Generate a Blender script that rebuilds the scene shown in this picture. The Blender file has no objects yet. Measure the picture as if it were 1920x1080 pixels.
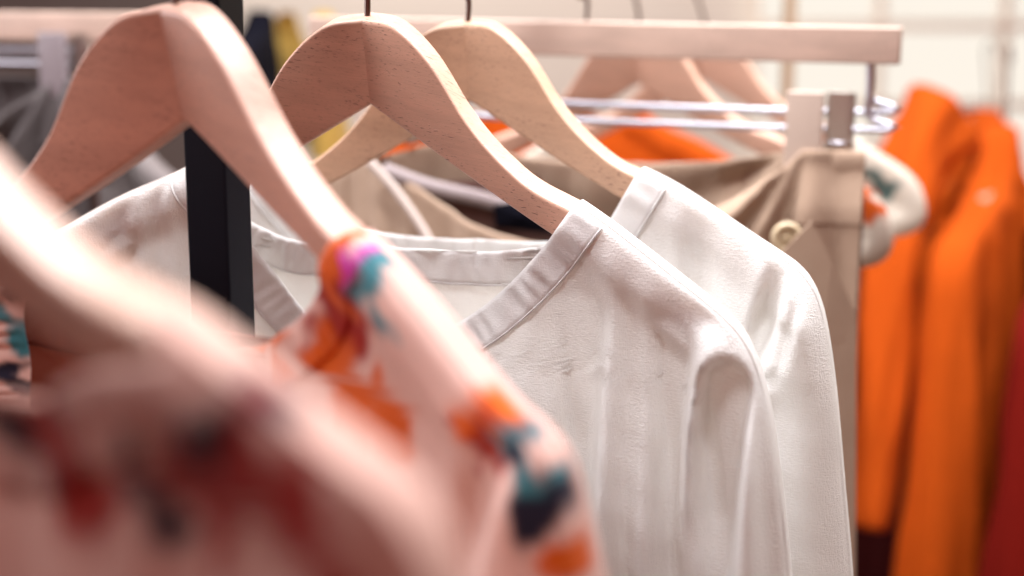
import bpy, bmesh, math, random
import numpy as np
from mathutils import Vector, Matrix

# ------------------------------------------------------------------ scene, camera
sc = bpy.context.scene
COL = sc.collection
EYE = np.array([0.0, 0.0, 1.55])
PITCH = 0.19514
FPX = 2667.0
cp_, sp_ = math.cos(PITCH), math.sin(PITCH)


def at(px, py, D):
    """world point at photo position (px, py) (1920 wide) and depth D along the view axis"""
    u = (px - 960) / FPX * D
    v = (540 - py) / FPX * D
    return EYE + np.array([u, D * cp_ + v * sp_, v * cp_ - D * sp_])


cam_d = bpy.data.cameras.new('camera')
cam = bpy.data.objects.new('camera', cam_d)
COL.objects.link(cam)
cam.location = EYE
cam.rotation_euler = (math.pi / 2 - PITCH, 0, 0)
cam_d.sensor_width = 36
cam_d.lens = FPX / 1920 * 36
cam_d.clip_start = 0.02
cam_d.clip_end = 60
cam_d.dof.use_dof = True
cam_d.dof.focus_distance = 0.735
cam_d.dof.aperture_fstop = 3.5
sc.camera = cam

# ------------------------------------------------------------------ helpers


def mesh_obj(name, verts, faces, mat=None, parent=None, smooth=True, loc=None):
    me = bpy.data.meshes.new(name)
    me.from_pydata([tuple(map(float, v)) for v in verts], [], [tuple(map(int, f)) for f in faces])
    me.update()
    if smooth:
        for p in me.polygons:
            p.use_smooth = True
    o = bpy.data.objects.new(name, me)
    COL.objects.link(o)
    if mat:
        me.materials.append(mat)
    if parent:
        o.parent = parent
    if loc is not None:
        o.location = loc
    return o


def empty(name, loc, rz=0.0):
    o = bpy.data.objects.new(name, None)
    o.empty_display_size = 0.03
    o.location = tuple(map(float, loc))
    o.rotation_euler = (0, 0, rz)
    COL.objects.link(o)
    return o


def tag(o, label=None, cat=None, group=None, kind=None):
    if label:
        o['label'] = label
    if cat:
        o['category'] = cat
    if group:
        o['group'] = group
    if kind:
        o['kind'] = kind
    return o


def tube(pts, r, n=10, cap=True):
    pts = [np.array(p, float) for p in pts]
    V, F = [], []
    up = np.array([0, 0, 1.0])
    prev = None
    for i, p in enumerate(pts):
        a = pts[max(i - 1, 0)]
        b = pts[min(i + 1, len(pts) - 1)]
        t = b - a
        t /= np.linalg.norm(t)
        if prev is None:
            ref = up if abs(t[2]) < 0.9 else np.array([1.0, 0, 0])
            n1 = np.cross(t, ref)
        else:
            n1 = prev - t * (prev @ t)
        n1 /= np.linalg.norm(n1)
        prev = n1
        n2 = np.cross(t, n1)
        rr = r[i] if hasattr(r, '__len__') else r
        for k in range(n):
            an = 2 * math.pi * k / n
            V.append(p + rr * (math.cos(an) * n1 + math.sin(an) * n2))
    for i in range(len(pts) - 1):
        for k in range(n):
            F.append((i * n + k, i * n + (k + 1) % n, (i + 1) * n + (k + 1) % n, (i + 1) * n + k))
    if cap:
        F.append(tuple(range(n - 1, -1, -1)))
        F.append(tuple((len(pts) - 1) * n + k for k in range(n)))
    return V, F


def join(*vf):
    V, F = [], []
    for v, f in vf:
        b = len(V)
        V += list(v)
        F += [tuple(i + b for i in q) for q in f]
    return V, F


def box(c, ex, ey, ez, bev=0.0):
    """box with half axis vectors ex, ey, ez (world), corners bevelled"""
    bm = bmesh.new()
    bmesh.ops.create_cube(bm, size=2)
    if bev:
        lx, ly, lz = (np.linalg.norm(e) for e in (ex, ey, ez))
        for v in bm.verts:
            v.co = (v.co.x * lx, v.co.y * ly, v.co.z * lz)
        bmesh.ops.bevel(bm, geom=bm.edges[:], offset=bev, segments=3, profile=0.6, affect='EDGES')
        ax = [np.array(e) / l for e, l in ((ex, lx), (ey, ly), (ez, lz))]
    else:
        ax = [np.array(ex), np.array(ey), np.array(ez)]
    V = [np.array(c) + v.co.x * ax[0] + v.co.y * ax[1] + v.co.z * ax[2] for v in bm.verts]
    bm.verts.index_update()
    F = [tuple(v.index for v in f.verts) for f in bm.faces]
    bm.free()
    return V, F


# ------------------------------------------------------------------ materials


def nt_new(name):
    m = bpy.data.materials.new(name)
    m.use_nodes = True
    nt = m.node_tree
    nt.nodes.clear()
    out = nt.nodes.new('ShaderNodeOutputMaterial')
    return m, nt, out


def plain(name, col, rough=0.5, metal=0.0, noise=0.06, nscale=60, bump=0.0, bscale=400, spec=0.5):
    m, nt, out = nt_new(name)
    b = nt.nodes.new('ShaderNodeBsdfPrincipled')
    b.inputs['Roughness'].default_value = rough
    b.inputs['Metallic'].default_value = metal
    b.inputs['Specular IOR Level'].default_value = spec
    tc = nt.nodes.new('ShaderNodeTexCoord')
    n = nt.nodes.new('ShaderNodeTexNoise')
    n.inputs['Scale'].default_value = nscale
    n.inputs['Detail'].default_value = 4
    nt.links.new(tc.outputs['Object'], n.inputs['Vector'])
    mx = nt.nodes.new('ShaderNodeMix')
    mx.data_type = 'RGBA'
    mx.inputs['A'].default_value = (*[c * (1 - noise) for c in col], 1)
    mx.inputs['B'].default_value = (*[min(1, c * (1 + noise)) for c in col], 1)
    nt.links.new(n.outputs['Fac'], mx.inputs['Factor'])
    nt.links.new(mx.outputs['Result'], b.inputs['Base Color'])
    if bump:
        n2 = nt.nodes.new('ShaderNodeTexNoise')
        n2.inputs['Scale'].default_value = bscale
        nt.links.new(tc.outputs['Object'], n2.inputs['Vector'])
        bp = nt.nodes.new('ShaderNodeBump')
        bp.inputs['Strength'].default_value = bump
        bp.inputs['Distance'].default_value = 0.0006
        nt.links.new(n2.outputs['Fac'], bp.inputs['Height'])
        nt.links.new(bp.outputs['Normal'], b.inputs['Normal'])
    nt.links.new(b.outputs[0], out.inputs[0])
    return m


def fabric(name, col, transl=0.3, tcol=None, weave=1500, bump=0.25, attr=None, wr=0.0, var=0.05, sheer=0.0, sheen=0.12, crinkle=0.0):
    """woven cloth: diffuse front, light passing through, fine weave and crumple bump"""
    m, nt, out = nt_new(name)
    L = nt.links
    b = nt.nodes.new('ShaderNodeBsdfPrincipled')
    b.inputs['Roughness'].default_value = 0.9
    b.inputs['Specular IOR Level'].default_value = 0.12
    b.inputs['Sheen Weight'].default_value = sheen
    b.inputs['Sheen Roughness'].default_value = 0.5
    tr = nt.nodes.new('ShaderNodeBsdfTranslucent')
    mx = nt.nodes.new('ShaderNodeMixShader')
    mx.inputs[0].default_value = transl
    tc = nt.nodes.new('ShaderNodeTexCoord')
    if attr:
        a = nt.nodes.new('ShaderNodeAttribute')
        a.attribute_name = attr
        csock = a.outputs['Color']
    else:
        rgb = nt.nodes.new('ShaderNodeRGB')
        rgb.outputs[0].default_value = (*col, 1)
        csock = rgb.outputs[0]
    n = nt.nodes.new('ShaderNodeTexNoise')
    n.inputs['Scale'].default_value = 45
    n.inputs['Detail'].default_value = 5
    L.new(tc.outputs['Object'], n.inputs['Vector'])
    mr = nt.nodes.new('ShaderNodeMapRange')
    mr.inputs['From Min'].default_value = 0.25
    mr.inputs['From Max'].default_value = 0.75
    mr.inputs['To Min'].default_value = 1 - var
    mr.inputs['To Max'].default_value = 1 + var
    L.new(n.outputs['Fac'], mr.inputs['Value'])
    mu = nt.nodes.new('ShaderNodeVectorMath')
    mu.operation = 'SCALE'
    L.new(csock, mu.inputs[0])
    L.new(mr.outputs[0], mu.inputs['Scale'])
    L.new(mu.outputs[0], b.inputs['Base Color'])
    if tcol:
        tr.inputs['Color'].default_value = (*tcol, 1)
    else:
        L.new(mu.outputs[0], tr.inputs['Color'])
    # weave: two crossed fine noises, one stretched along x, one along z
    hs = []
    for sc_ in ((weave, weave, weave * 0.22), (weave * 0.22, weave * 0.22, weave)):
        mp = nt.nodes.new('ShaderNodeMapping')
        mp.inputs['Scale'].default_value = sc_
        L.new(tc.outputs['Object'], mp.inputs['Vector'])
        w = nt.nodes.new('ShaderNodeTexNoise')
        w.inputs['Scale'].default_value = 1.0
        w.inputs['Detail'].default_value = 2
        L.new(mp.outputs[0], w.inputs['Vector'])
        hs.append(w.outputs['Fac'])
    ad = nt.nodes.new('ShaderNodeMath')
    ad.operation = 'ADD'
    L.new(hs[0], ad.inputs[0])
    L.new(hs[1], ad.inputs[1])
    bp = nt.nodes.new('ShaderNodeBump')
    bp.inputs['Strength'].default_value = bump
    bp.inputs['Distance'].default_value = 0.0005
    L.new(ad.outputs[0], bp.inputs['Height'])
    last = bp
    if wr:
        w2 = nt.nodes.new('ShaderNodeTexNoise')
        w2.inputs['Scale'].default_value = 38
        w2.inputs['Detail'].default_value = 6
        w2.inputs['Distortion'].default_value = 0.8
        L.new(tc.outputs['Object'], w2.inputs['Vector'])
        bp2 = nt.nodes.new('ShaderNodeBump')
        bp2.inputs['Strength'].default_value = wr
        bp2.inputs['Distance'].default_value = 0.004
        L.new(w2.outputs['Fac'], bp2.inputs['Height'])
        L.new(bp.outputs['Normal'], bp2.inputs['Normal'])
        last = bp2
    if crinkle:
        mp3 = nt.nodes.new('ShaderNodeMapping')
        mp3.inputs['Scale'].default_value = (150, 150, 17)
        mp3.inputs['Rotation'].default_value = (0, .12, 0)
        L.new(tc.outputs['Object'], mp3.inputs['Vector'])
        w3 = nt.nodes.new('ShaderNodeTexNoise')
        w3.inputs['Scale'].default_value = 1.0
        w3.inputs['Detail'].default_value = 4
        w3.inputs['Distortion'].default_value = 1.2
        L.new(mp3.outputs[0], w3.inputs['Vector'])
        bp3 = nt.nodes.new('ShaderNodeBump')
        bp3.inputs['Strength'].default_value = crinkle
        bp3.inputs['Distance'].default_value = 0.0035
        L.new(w3.outputs['Fac'], bp3.inputs['Height'])
        L.new(last.outputs['Normal'], bp3.inputs['Normal'])
        last = bp3
    L.new(last.outputs['Normal'], b.inputs['Normal'])
    L.new(last.outputs['Normal'], tr.inputs['Normal'])
    L.new(b.outputs[0], mx.inputs[1])
    L.new(tr.outputs[0], mx.inputs[2])
    fin = mx.outputs[0]
    if sheer:
        tp = nt.nodes.new('ShaderNodeBsdfTransparent')
        m3 = nt.nodes.new('ShaderNodeMixShader')
        m3.inputs[0].default_value = sheer
        L.new(fin, m3.inputs[1])
        L.new(tp.outputs[0], m3.inputs[2])
        fin = m3.outputs[0]
    L.new(fin, out.inputs[0])
    return m


def beech(name, base=(0.67, 0.40, 0.29), fleck=(0.22, 0.10, 0.07), rot=0.0, fl=1.0):
    m, nt, out = nt_new(name)
    L = nt.links
    b = nt.nodes.new('ShaderNodeBsdfPrincipled')
    b.inputs['Roughness'].default_value = 0.42
    b.inputs['Specular IOR Level'].default_value = 0.6
    uv = nt.nodes.new('ShaderNodeUVMap')
    mp = nt.nodes.new('ShaderNodeMapping')
    mp.inputs['Rotation'].default_value = (0, 0, rot)
    L.new(uv.outputs[0], mp.inputs['Vector'])

    def noise(sx, sy, detail=3, dist=0.0, off=0.0):
        k = nt.nodes.new('ShaderNodeMapping')
        k.inputs['Scale'].default_value = (sx, sy, 1)
        k.inputs['Location'].default_value = (off, off, 0)
        L.new(mp.outputs[0], k.inputs['Vector'])
        n = nt.nodes.new('ShaderNodeTexNoise')
        n.inputs['Scale'].default_value = 1
        n.inputs['Detail'].default_value = detail
        n.inputs['Distortion'].default_value = dist
        L.new(k.outputs[0], n.inputs['Vector'])
        return n.outputs['Fac']

    def ramp(sock, a, c, va=0.0, vb=1.0):
        r = nt.nodes.new('ShaderNodeMapRange')
        r.interpolation_type = 'SMOOTHSTEP'
        r.inputs['From Min'].default_value = a
        r.inputs['From Max'].default_value = c
        r.inputs['To Min'].default_value = va
        r.inputs['To Max'].default_value = vb
        L.new(sock, r.inputs['Value'])
        return r.outputs[0]

    broad = ramp(noise(14, 60, 4, 0.6), 0.3, 0.7, 0.9, 1.08)
    fine = ramp(noise(60, 1400, 3, 0, 3.1), 0.3, 0.7, 0.95, 1.04)
    f1 = ramp(noise(210, 1150, 1.5, 0.3, 7.7), 0.63, 0.71)
    f2 = ramp(noise(340, 1900, 1.0, 0.2, 1.3), 0.63, 0.70, 0, 0.7)
    msk = ramp(noise(25, 45, 2, 0, 5.5), 0.35, 0.6, 0.35, 1.0)
    mxm = nt.nodes.new('ShaderNodeMath')
    mxm.operation = 'MAXIMUM'
    L.new(f1, mxm.inputs[0])
    L.new(f2, mxm.inputs[1])
    ml = nt.nodes.new('ShaderNodeMath')
    ml.operation = 'MULTIPLY'
    L.new(mxm.outputs[0], ml.inputs[0])
    L.new(msk, ml.inputs[1])
    ms = nt.nodes.new('ShaderNodeMath')
    ms.operation = 'MULTIPLY'
    L.new(ml.outputs[0], ms.inputs[0])
    ms.inputs[1].default_value = 0.95 * fl
    mc = nt.nodes.new('ShaderNodeMath')
    mc.operation = 'MULTIPLY'
    L.new(broad, mc.inputs[0])
    L.new(fine, mc.inputs[1])
    sca = nt.nodes.new('ShaderNodeVectorMath')
    sca.operation = 'SCALE'
    sca.inputs[0].default_value = base
    L.new(mc.outputs[0], sca.inputs['Scale'])
    mix = nt.nodes.new('ShaderNodeMix')
    mix.data_type = 'RGBA'
    L.new(ms.outputs[0], mix.inputs['Factor'])
    L.new(sca.outputs[0], mix.inputs['A'])
    mix.inputs['B'].default_value = (*fleck, 1)
    L.new(mix.outputs['Result'], b.inputs['Base Color'])
    bp = nt.nodes.new('ShaderNodeBump')
    bp.inputs['Strength'].default_value = 0.5
    bp.inputs['Distance'].default_value = 0.0004
    inv = nt.nodes.new('ShaderNodeMath')
    inv.operation = 'SUBTRACT'
    inv.inputs[0].default_value = 1.0
    L.new(ms.outputs[0], inv.inputs[1])
    L.new(inv.outputs[0], bp.inputs['Height'])
    L.new(bp.outputs['Normal'], b.inputs['Normal'])
    L.new(b.outputs[0], out.inputs[0])
    return m


def emit(name, col, s):
    m, nt, out = nt_new(name)
    e = nt.nodes.new('ShaderNodeEmission')
    e.inputs[0].default_value = (*col, 1)
    e.inputs[1].default_value = s
    nt.links.new(e.outputs[0], out.inputs[0])
    return m


M_beech_r = beech('beech_wood_right', rot=0.30)
M_beech_l = beech('beech_wood_left', rot=-0.05)
M_bar = beech('beech_wood_bar', base=(0.66, 0.49, 0.40), fl=0.5)
M_hook = plain('hook_metal', (0.22, 0.17, 0.15), 0.3, 1.0)
M_chrome = plain('chrome_metal', (0.62, 0.62, 0.70), 0.34, 1.0)
M_jaw = plain('dull_clip_metal', (0.50, 0.44, 0.39), 0.42, 1.0)
M_black = plain('black_powder_coat', (0.006, 0.007, 0.013), 0.5, 0.0, bump=0.2, bscale=2500, spec=0.1)
M_tan = plain('tan_coat_and_haze', (0.42, 0.30, 0.19), 0.5)  # second rail's own tint; on the far post it carries haze
M_white = fabric('white_cotton', (0.87, 0.87, 0.865), 0.32, tcol=(.90, .86, .79), wr=0.03, bump=0.8, sheer=0.02, crinkle=.14)
M_whiteband = fabric('white_cotton_band', (0.87, 0.865, 0.86), 0.28, wr=0.25, bump=0.5)
M_print = fabric('floral_print_cloth', (1, 1, 1), 0.18, attr='print', var=0.04)
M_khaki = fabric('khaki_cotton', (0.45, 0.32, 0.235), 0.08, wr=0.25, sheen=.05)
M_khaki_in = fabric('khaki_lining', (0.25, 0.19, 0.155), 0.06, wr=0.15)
M_orange = fabric('orange_cloth', (0.66, 0.105, 0.008), 0.12, wr=0.15, sheen=0)
M_red = fabric('red_cloth', (0.20, 0.008, 0.004), 0.08, sheen=0)
M_grey = fabric('charcoal_cloth', (0.10, 0.085, 0.085), 0.05)
M_yellow = fabric('yellow_cloth', (0.62, 0.42, 0.10), 0.1)
M_navy = fabric('navy_cloth', (0.003, 0.003, 0.008), 0.01, sheen=0)
M_gap_shade = fabric('maroon_gap_shade', (0.05, 0.006, 0.006), 0.03, sheen=0)  # near-black tone stands for shade beside the orange sleeve
M_brown = fabric('brown_lining', (0.11, 0.055, 0.045), 0.03)
M_button = plain('horn_button', (0.58, 0.46, 0.30), 0.35)

# ------------------------------------------------------------------ hangers (one shape for all)
B1, B2, TH = 0.3279, 0.7063, 0.01977
KT = np.array([0, .02, .04, .06, .09, .13, .17, .21])
ZT = np.array([0, -.00239, -.01883, -.04781, -.07432, -.08855, -.10814, -.12732])
KB = np.array([0, .05, .10, .14, .22])
ZB = np.array([-.04723, -.07449, -.09799, -.11373, -.150])
RAIL_Z = 1.55 + 0.078


def spl(kx, ky, s):
    s = np.asarray(s, float)
    m = np.gradient(ky, kx)
    i = np.clip(np.searchsorted(kx, s) - 1, 0, len(kx) - 2)
    h = kx[i + 1] - kx[i]
    t = (s - kx[i]) / h
    return (2*t**3-3*t**2+1)*ky[i]+(t**3-2*t**2+t)*h*m[i]+(-2*t**3+3*t**2)*ky[i+1]+(t**3-t**2)*h*m[i+1]


class Pose:
    def __init__(s, pos, yaw, tilt=0.0, lean=0.15, k=1.0):
        s.pos = np.array(pos, float)
        s.yaw, s.tilt, s.lean, s.k = yaw, tilt, lean, k

    def local(s, x, y, z):
        x, y, z = (np.asarray(q, float) * s.k for q in (x, y, z))
        y2 = y * math.cos(s.lean) - z * math.sin(s.lean)
        z2 = y * math.sin(s.lean) + z * math.cos(s.lean)
        return x * math.cos(s.tilt) - z2 * math.sin(s.tilt), y2, x * math.sin(s.tilt) + z2 * math.cos(s.tilt)

    def world(s, x, y, z):
        c, n = math.cos(s.yaw), math.sin(s.yaw)
        return np.stack([x * c - y * n + s.pos[0], x * n + y * c + s.pos[1], z + s.pos[2]], -1)

    def spine(s, sg, t):
        return s.local(sg * t, -(B1 * t + B2 * t * t), spl(KT, ZT, t))

    def px2local(s, px, py, yfun):
        """photo position -> local (x, z) on the surface y = yfun(x)"""
        d = at(px, py, 1.0) - EYE
        o = EYE - s.pos
        c, n = math.cos(-s.yaw), math.sin(-s.yaw)
        R = np.array([[c, -n, 0], [n, c, 0], [0, 0, 1]])
        d, o = R @ d, R @ o
        y = 0.0
        for _ in range(12):
            t = (y - o[1]) / d[1]
            x = o[0] + t * d[0]
            y = 0.5 * y + 0.5 * float(yfun(x))
        t = (y - o[1]) / d[1]
        return o[0] + t * d[0], o[2] + t * d[2]


def arm_mesh(P, sg, Lm=.2):
    S = np.concatenate([np.linspace(0, Lm, 90), Lm + .012 * np.sin(np.linspace(0, math.pi / 2, 8))[1:]])
    V, F, UV = [], [], []
    ring = []
    bev = 0.0026
    nb = 5
    for s in S:
        zt, zb = float(spl(KT, ZT, s)), float(spl(KB, ZB, s))
        t = TH * (1 - .35 * float(sstep(.125, .165, s)))
        if s > Lm:
            q = math.sqrt(max(1e-4, 1 - ((s - Lm) / .012) ** 2))
            zm = (zt + zb) / 2
            zt, zb, t = zm + (zt - zm) * q, zm + (zb - zm) * q, t * max(q, .2)
        hy, b = t / 2, min(bev, t / 3, (zt - zb) / 3)
        pts = []
        for (cy, cz, a0) in ((hy - b, zt - b, 0), (-hy + b, zt - b, 90), (-hy + b, zb + b, 180), (hy - b, zb + b, 270)):
            for i in range(nb + 1):
                a = math.radians(a0 + 90 * i / nb)
                pts.append((cy + b * math.cos(a), cz + b * math.sin(a)))
        y0 = -(B1 * s + B2 * s * s)
        ring.append([(sg * s, y0 + q[0], q[1]) for q in pts])
    n = len(ring[0])
    A = np.array(ring)
    per = np.concatenate([[0], np.cumsum(np.hypot(*np.diff(A[40][:, 1:], axis=0).T))])
    x, y, z = P.local(A[..., 0], A[..., 1], A[..., 2])
    W = np.stack([x, y, z], -1).reshape(-1, 3)
    uvs = np.stack([np.repeat(S[:, None], n, 1) + (0 if sg > 0 else 3.3), A[..., 2] + A[..., 1] * 0.6], -1).reshape(-1, 2)
    for i in range(len(S) - 1):
        for k in range(n):
            q = (i * n + k, i * n + (k + 1) % n, (i + 1) * n + (k + 1) % n, (i + 1) * n + k)
            F.append(q if sg < 0 else q[::-1])
    F.append(tuple(range(n)) if sg > 0 else tuple(range(n - 1, -1, -1)))
    e = (len(S) - 1) * n
    F.append(tuple(e + k for k in (range(n - 1, -1, -1) if sg > 0 else range(n))))
    return W, F, uvs


def add_uv(o, uvs):
    l = o.data.uv_layers.new(name='grain')
    idx = np.empty(len(o.data.loops), int)
    o.data.loops.foreach_get('vertex_index', idx)
    l.data.foreach_set('uv', np.asarray(uvs)[idx].astype(np.float32).ravel())


def hook_pts(P, railpt):
    """wire from the hanger's top straight up, then round over the rail (local coordinates)"""
    c, n = math.cos(-P.yaw), math.sin(-P.yaw)
    r = np.array(railpt) - P.pos
    r = np.array([r[0] * c - r[1] * n, r[0] * n + r[1] * c, r[2]])
    pts = [(0, 0, -.012), (0, 0, 0), (0, 0, .016), (r[0] * .25 - .004, r[1] * .3, .016 + (r[2] - .03) * .45)]
    R = .016
    for a in range(200, -50, -18):
        pts.append((r[0] + R * math.cos(math.radians(a)), r[1], r[2] + R * math.sin(math.radians(a))))
    return pts


def smooth_pts(pts, n=4):
    pts = np.array(pts, float)
    out = []
    for i in range(len(pts) - 1):
        p0, p1, p2, p3 = pts[max(i - 1, 0)], pts[i], pts[i + 1], pts[min(i + 2, len(pts) - 1)]
        for k in range(n):
            t = k / n
            out.append(.5 * (2 * p1 + (p2 - p0) * t + (2 * p0 - 5 * p1 + 4 * p2 - p3) * t * t + (3 * p1 - p0 - 3 * p2 + p3) * t ** 3))
    out.append(pts[-1])
    return out


def rail_at(y):
    return np.array([-0.078 + 0.32 * (y - 0.78), y, RAIL_Z])


HG = 'wooden hangers along the rail'


def wooden_hanger(P, label, railpt=None, group=HG, woods=None, Lm=.2):
    t = empty('wooden_hanger', P.pos, P.yaw)
    tag(t, label, 'hanger', group)
    wl, wr_ = woods or (M_beech_l, M_beech_r)
    for sg, m in ((-1, wl), (1, wr_)):
        W, F, uv = arm_mesh(P, sg, Lm)
        o = mesh_obj('arm', W, F, m, t)
        add_uv(o, uv)
        if o.data:
            try:
                o.data.set_sharp_from_angle(angle=math.radians(50))
            except Exception:
                pass
    if railpt is None:
        railpt = rail_at(P.pos[1])
    V, F = tube(smooth_pts(hook_pts(P, railpt)), .0017, 10)
    mesh_obj('hook', V, F, M_hook, t)
    return t


# ------------------------------------------------------------------ garments


def seg_dist(X, Z, poly):
    """distance from points to a polyline and the fraction along it"""
    poly = np.array(poly, float)
    L = np.concatenate([[0], np.cumsum(np.hypot(*np.diff(poly, axis=0).T))])
    best = np.full(X.shape, 1e9)
    frac = np.zeros(X.shape)
    side = np.zeros(X.shape)
    for i in range(len(poly) - 1):
        a, b = poly[i], poly[i + 1]
        d = b - a
        l2 = d @ d
        if l2 < 1e-12:
            continue
        t = np.clip(((X - a[0]) * d[0] + (Z - a[1]) * d[1]) / l2, 0, 1)
        dx, dz = X - a[0] - t * d[0], Z - a[1] - t * d[1]
        dd = np.hypot(dx, dz)
        m = dd < best
        best = np.where(m, dd, best)
        frac = np.where(m, (L[i] + t * (L[i + 1] - L[i])) / L[-1], frac)
        side = np.where(m, np.sign(d[0] * dz - d[1] * dx), side)
    return best, frac, side


def sstep(a, b, x):
    t = np.clip((x - a) / (b - a), 0, 1)
    return t * t * (3 - 2 * t)


class Garment:
    """A top on a hanger. Built in the hanger's upright local frame as an inflated outline: the shoulder line follows the
    hanger, front and back panels roll over it and hang down in folds; the outline runs on down the outside of the sleeve."""

    def __init__(g, P, s_n, s_t, sleeve_r, sleeve_l, neck_f, neck_b, hem, seed, r=.0130, r_sl=.026, folds=(), nf=16, famp=.006,
                 lift=.0035, fstart=.03, recess=.007, fw=(.006, .016)):
        g.recess = recess
        g.P, g.r, g.r_sl, g.hem = P, r, r_sl, hem
        sn = s_n if isinstance(s_n, tuple) else (s_n, s_n)
        rng = random.Random(seed)
        g.out, g.ysp, g.tip = {}, {}, {}
        for sg, slv in ((1, sleeve_r), (-1, sleeve_l)):
            T = np.linspace(0, s_t, 60)
            x, y, z = P.spine(sg, T)
            g.ysp[sg] = (np.abs(x), y)
        for sg, slv in ((1, sleeve_r), (-1, sleeve_l)):
            T = np.linspace(sn[0] if sg > 0 else sn[1], s_t, 40)
            x, y, z = P.spine(sg, T)
            z = z + lift
            pts = [(a, b) for a, b in zip(x, z)]
            g.tip[sg] = pts[-1]
            if slv and slv[0] == 'px':
                sl = [P.px2local(p, q, lambda xx: g.yc(xx)) for p, q in slv[1]]
            else:
                sl = [(pts[-1][0] + sg * dx * P.k, pts[-1][1] + dz * P.k) for dx, dz in slv]
            sl = smooth_pts([(a, b) for a, b in pts[-3:]] + sl, 6)[12:]
            zz = pts[-1][1]
            for a in sl:
                if a[1] < zz - 1e-4:
                    pts.append((a[0], a[1]))
                    zz = a[1]
            if pts[-1][1] > hem:
                pts.append((pts[-1][0] + sg * .01, hem - .01))
            pts = np.array(pts)
            # even steps, then round the shoulder off a little
            L_ = np.concatenate([[0], np.cumsum(np.hypot(*np.diff(pts, axis=0).T))])
            m_ = int(L_[-1] / .003)
            t_ = np.linspace(0, L_[-1], m_)
            e_ = np.stack([np.interp(t_, L_, pts[:, 0]), np.interp(t_, L_, pts[:, 1])], -1)
            for _ in range(30):
                e_[1:-1] = .25 * e_[:-2] + .5 * e_[1:-1] + .25 * e_[2:]
            g.out[sg] = e_
        g.neck = {}
        for sg in (1, -1):
            N = g.out[sg][0]
            for k, (zz, pw) in (('f', neck_f), ('b', neck_b)):
                t = np.linspace(0, 1, 40)
                if zz == 'px':
                    q = [P.px2local(a_, b_, lambda xx: g.yc(xx) - r) for a_, b_ in (pw[sg] if isinstance(pw, dict) else pw)]
                    nr = g.out[sg if isinstance(pw, dict) else 1][0]
                    path = [(0.0, 0.0)] + [(a_ / nr[0] - 1, b_ - nr[1]) for a_, b_ in q]
                    path.append((-1.0, path[-1][1] - .004))
                    path = np.array(smooth_pts(path, 8))
                    path[:, 1] = np.minimum.accumulate(path[:, 1] - np.arange(len(path)) * 1e-5)
                    g.neck[sg, k] = np.stack([N[0] * (1 + path[:, 0]), N[1] + path[:, 1]], -1)
                    continue
                # from the neck point inwards and down to the middle
                g.neck[sg, k] = np.stack([N[0] * (1 - t ** (pw if k == 'b' else 1.0)), N[1] + (zz - N[1]) * (1 - (1 - t) ** pw)], -1)
        g.folds = []
        W = abs(g.out[1][-1][0])
        for i in range(nf):
            x0 = rng.uniform(-W, W)
            z1 = rng.uniform(-.12, -.32)
            g.folds.append(dict(path=[(x0, 0.02), (x0 + rng.uniform(-.02, .02), -.2), (x0 + rng.uniform(-.03, .03), hem)],
                                w=rng.uniform(fw[0], fw[1]), a=(0.3, rng.uniform(.5, 1.2) * famp * rng.choice((1, 1, -1)) / famp), amp=famp, start=rng.uniform(.2, 1.6) * fstart, sides=rng.choice(('f', 'b', 'fb'))))
        for f in folds:
            f = dict(f)
            if f.get('px'):
                f['path'] = [P.px2local(p, q, lambda xx: g.yc(xx) - r) for p, q in f['px']]
            f.setdefault('sides', 'f')
            f.setdefault('start', .0)
            f.setdefault('amp', 1.0)
            g.folds.append(f)
        g.seed = seed
        g.ph = [rng.uniform(0, 6.28) for _ in range(8)]

    def yc(g, x):
        x = np.asarray(x, float)
        res = np.zeros(x.shape)
        for sg in (1, -1):
            xs, ys = g.ysp[sg]
            ax = np.abs(x)
            y = np.interp(ax, xs, ys)
            x0 = .09
            y0 = np.interp(x0, xs, ys)
            sl = (np.interp(x0 + .01, xs, ys) - np.interp(x0 - .01, xs, ys)) / .02
            mid = y0 - sl * x0 / 2
            y = np.where(ax < x0, mid + sl / (2 * x0) * ax * ax, y)
            sle = (ys[-1] - ys[-6]) / (xs[-1] - xs[-6])
            y = np.where(ax > xs[-1], ys[-1] + sle * .5 * (ax - xs[-1]), y)
            res = np.where((x >= 0) if sg > 0 else (x < 0), y, res)
        return res

    def Y(g, X, Z, fb):
        sgn = -1 if fb == 'f' else 1
        full = np.concatenate([g.out[-1][::-1], g.out[1]]) if False else None
        d1, fr, _ = seg_dist(X, Z, g.out[1])
        d2, fl, _ = seg_dist(X, Z, g.out[-1])
        d = np.minimum(d1, d2)
        ztip = np.where(X > 0, g.tip[1][1], g.tip[-1][1])
        lower = sstep(.0, -.12, Z - ztip)
        r = g.r + (g.r_sl - g.r) * lower
        rd = 1.15 * g.r + (g.r_sl - 1.15 * g.r) * lower
        ne = 3.4 - 1.4 * lower
        q = np.clip(d / rd, 0, 1)
        h = r * np.clip(1 - (1 - q) ** ne, 0, 1) ** (1 / ne)
        zsh = np.where(X > 0, np.interp(np.abs(X), g.out[1][:, 0], g.out[1][:, 1]), np.interp(np.abs(X), -g.out[-1][:, 0], g.out[-1][:, 1]))
        fo = np.zeros(X.shape)
        ff = np.zeros(X.shape)
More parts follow.
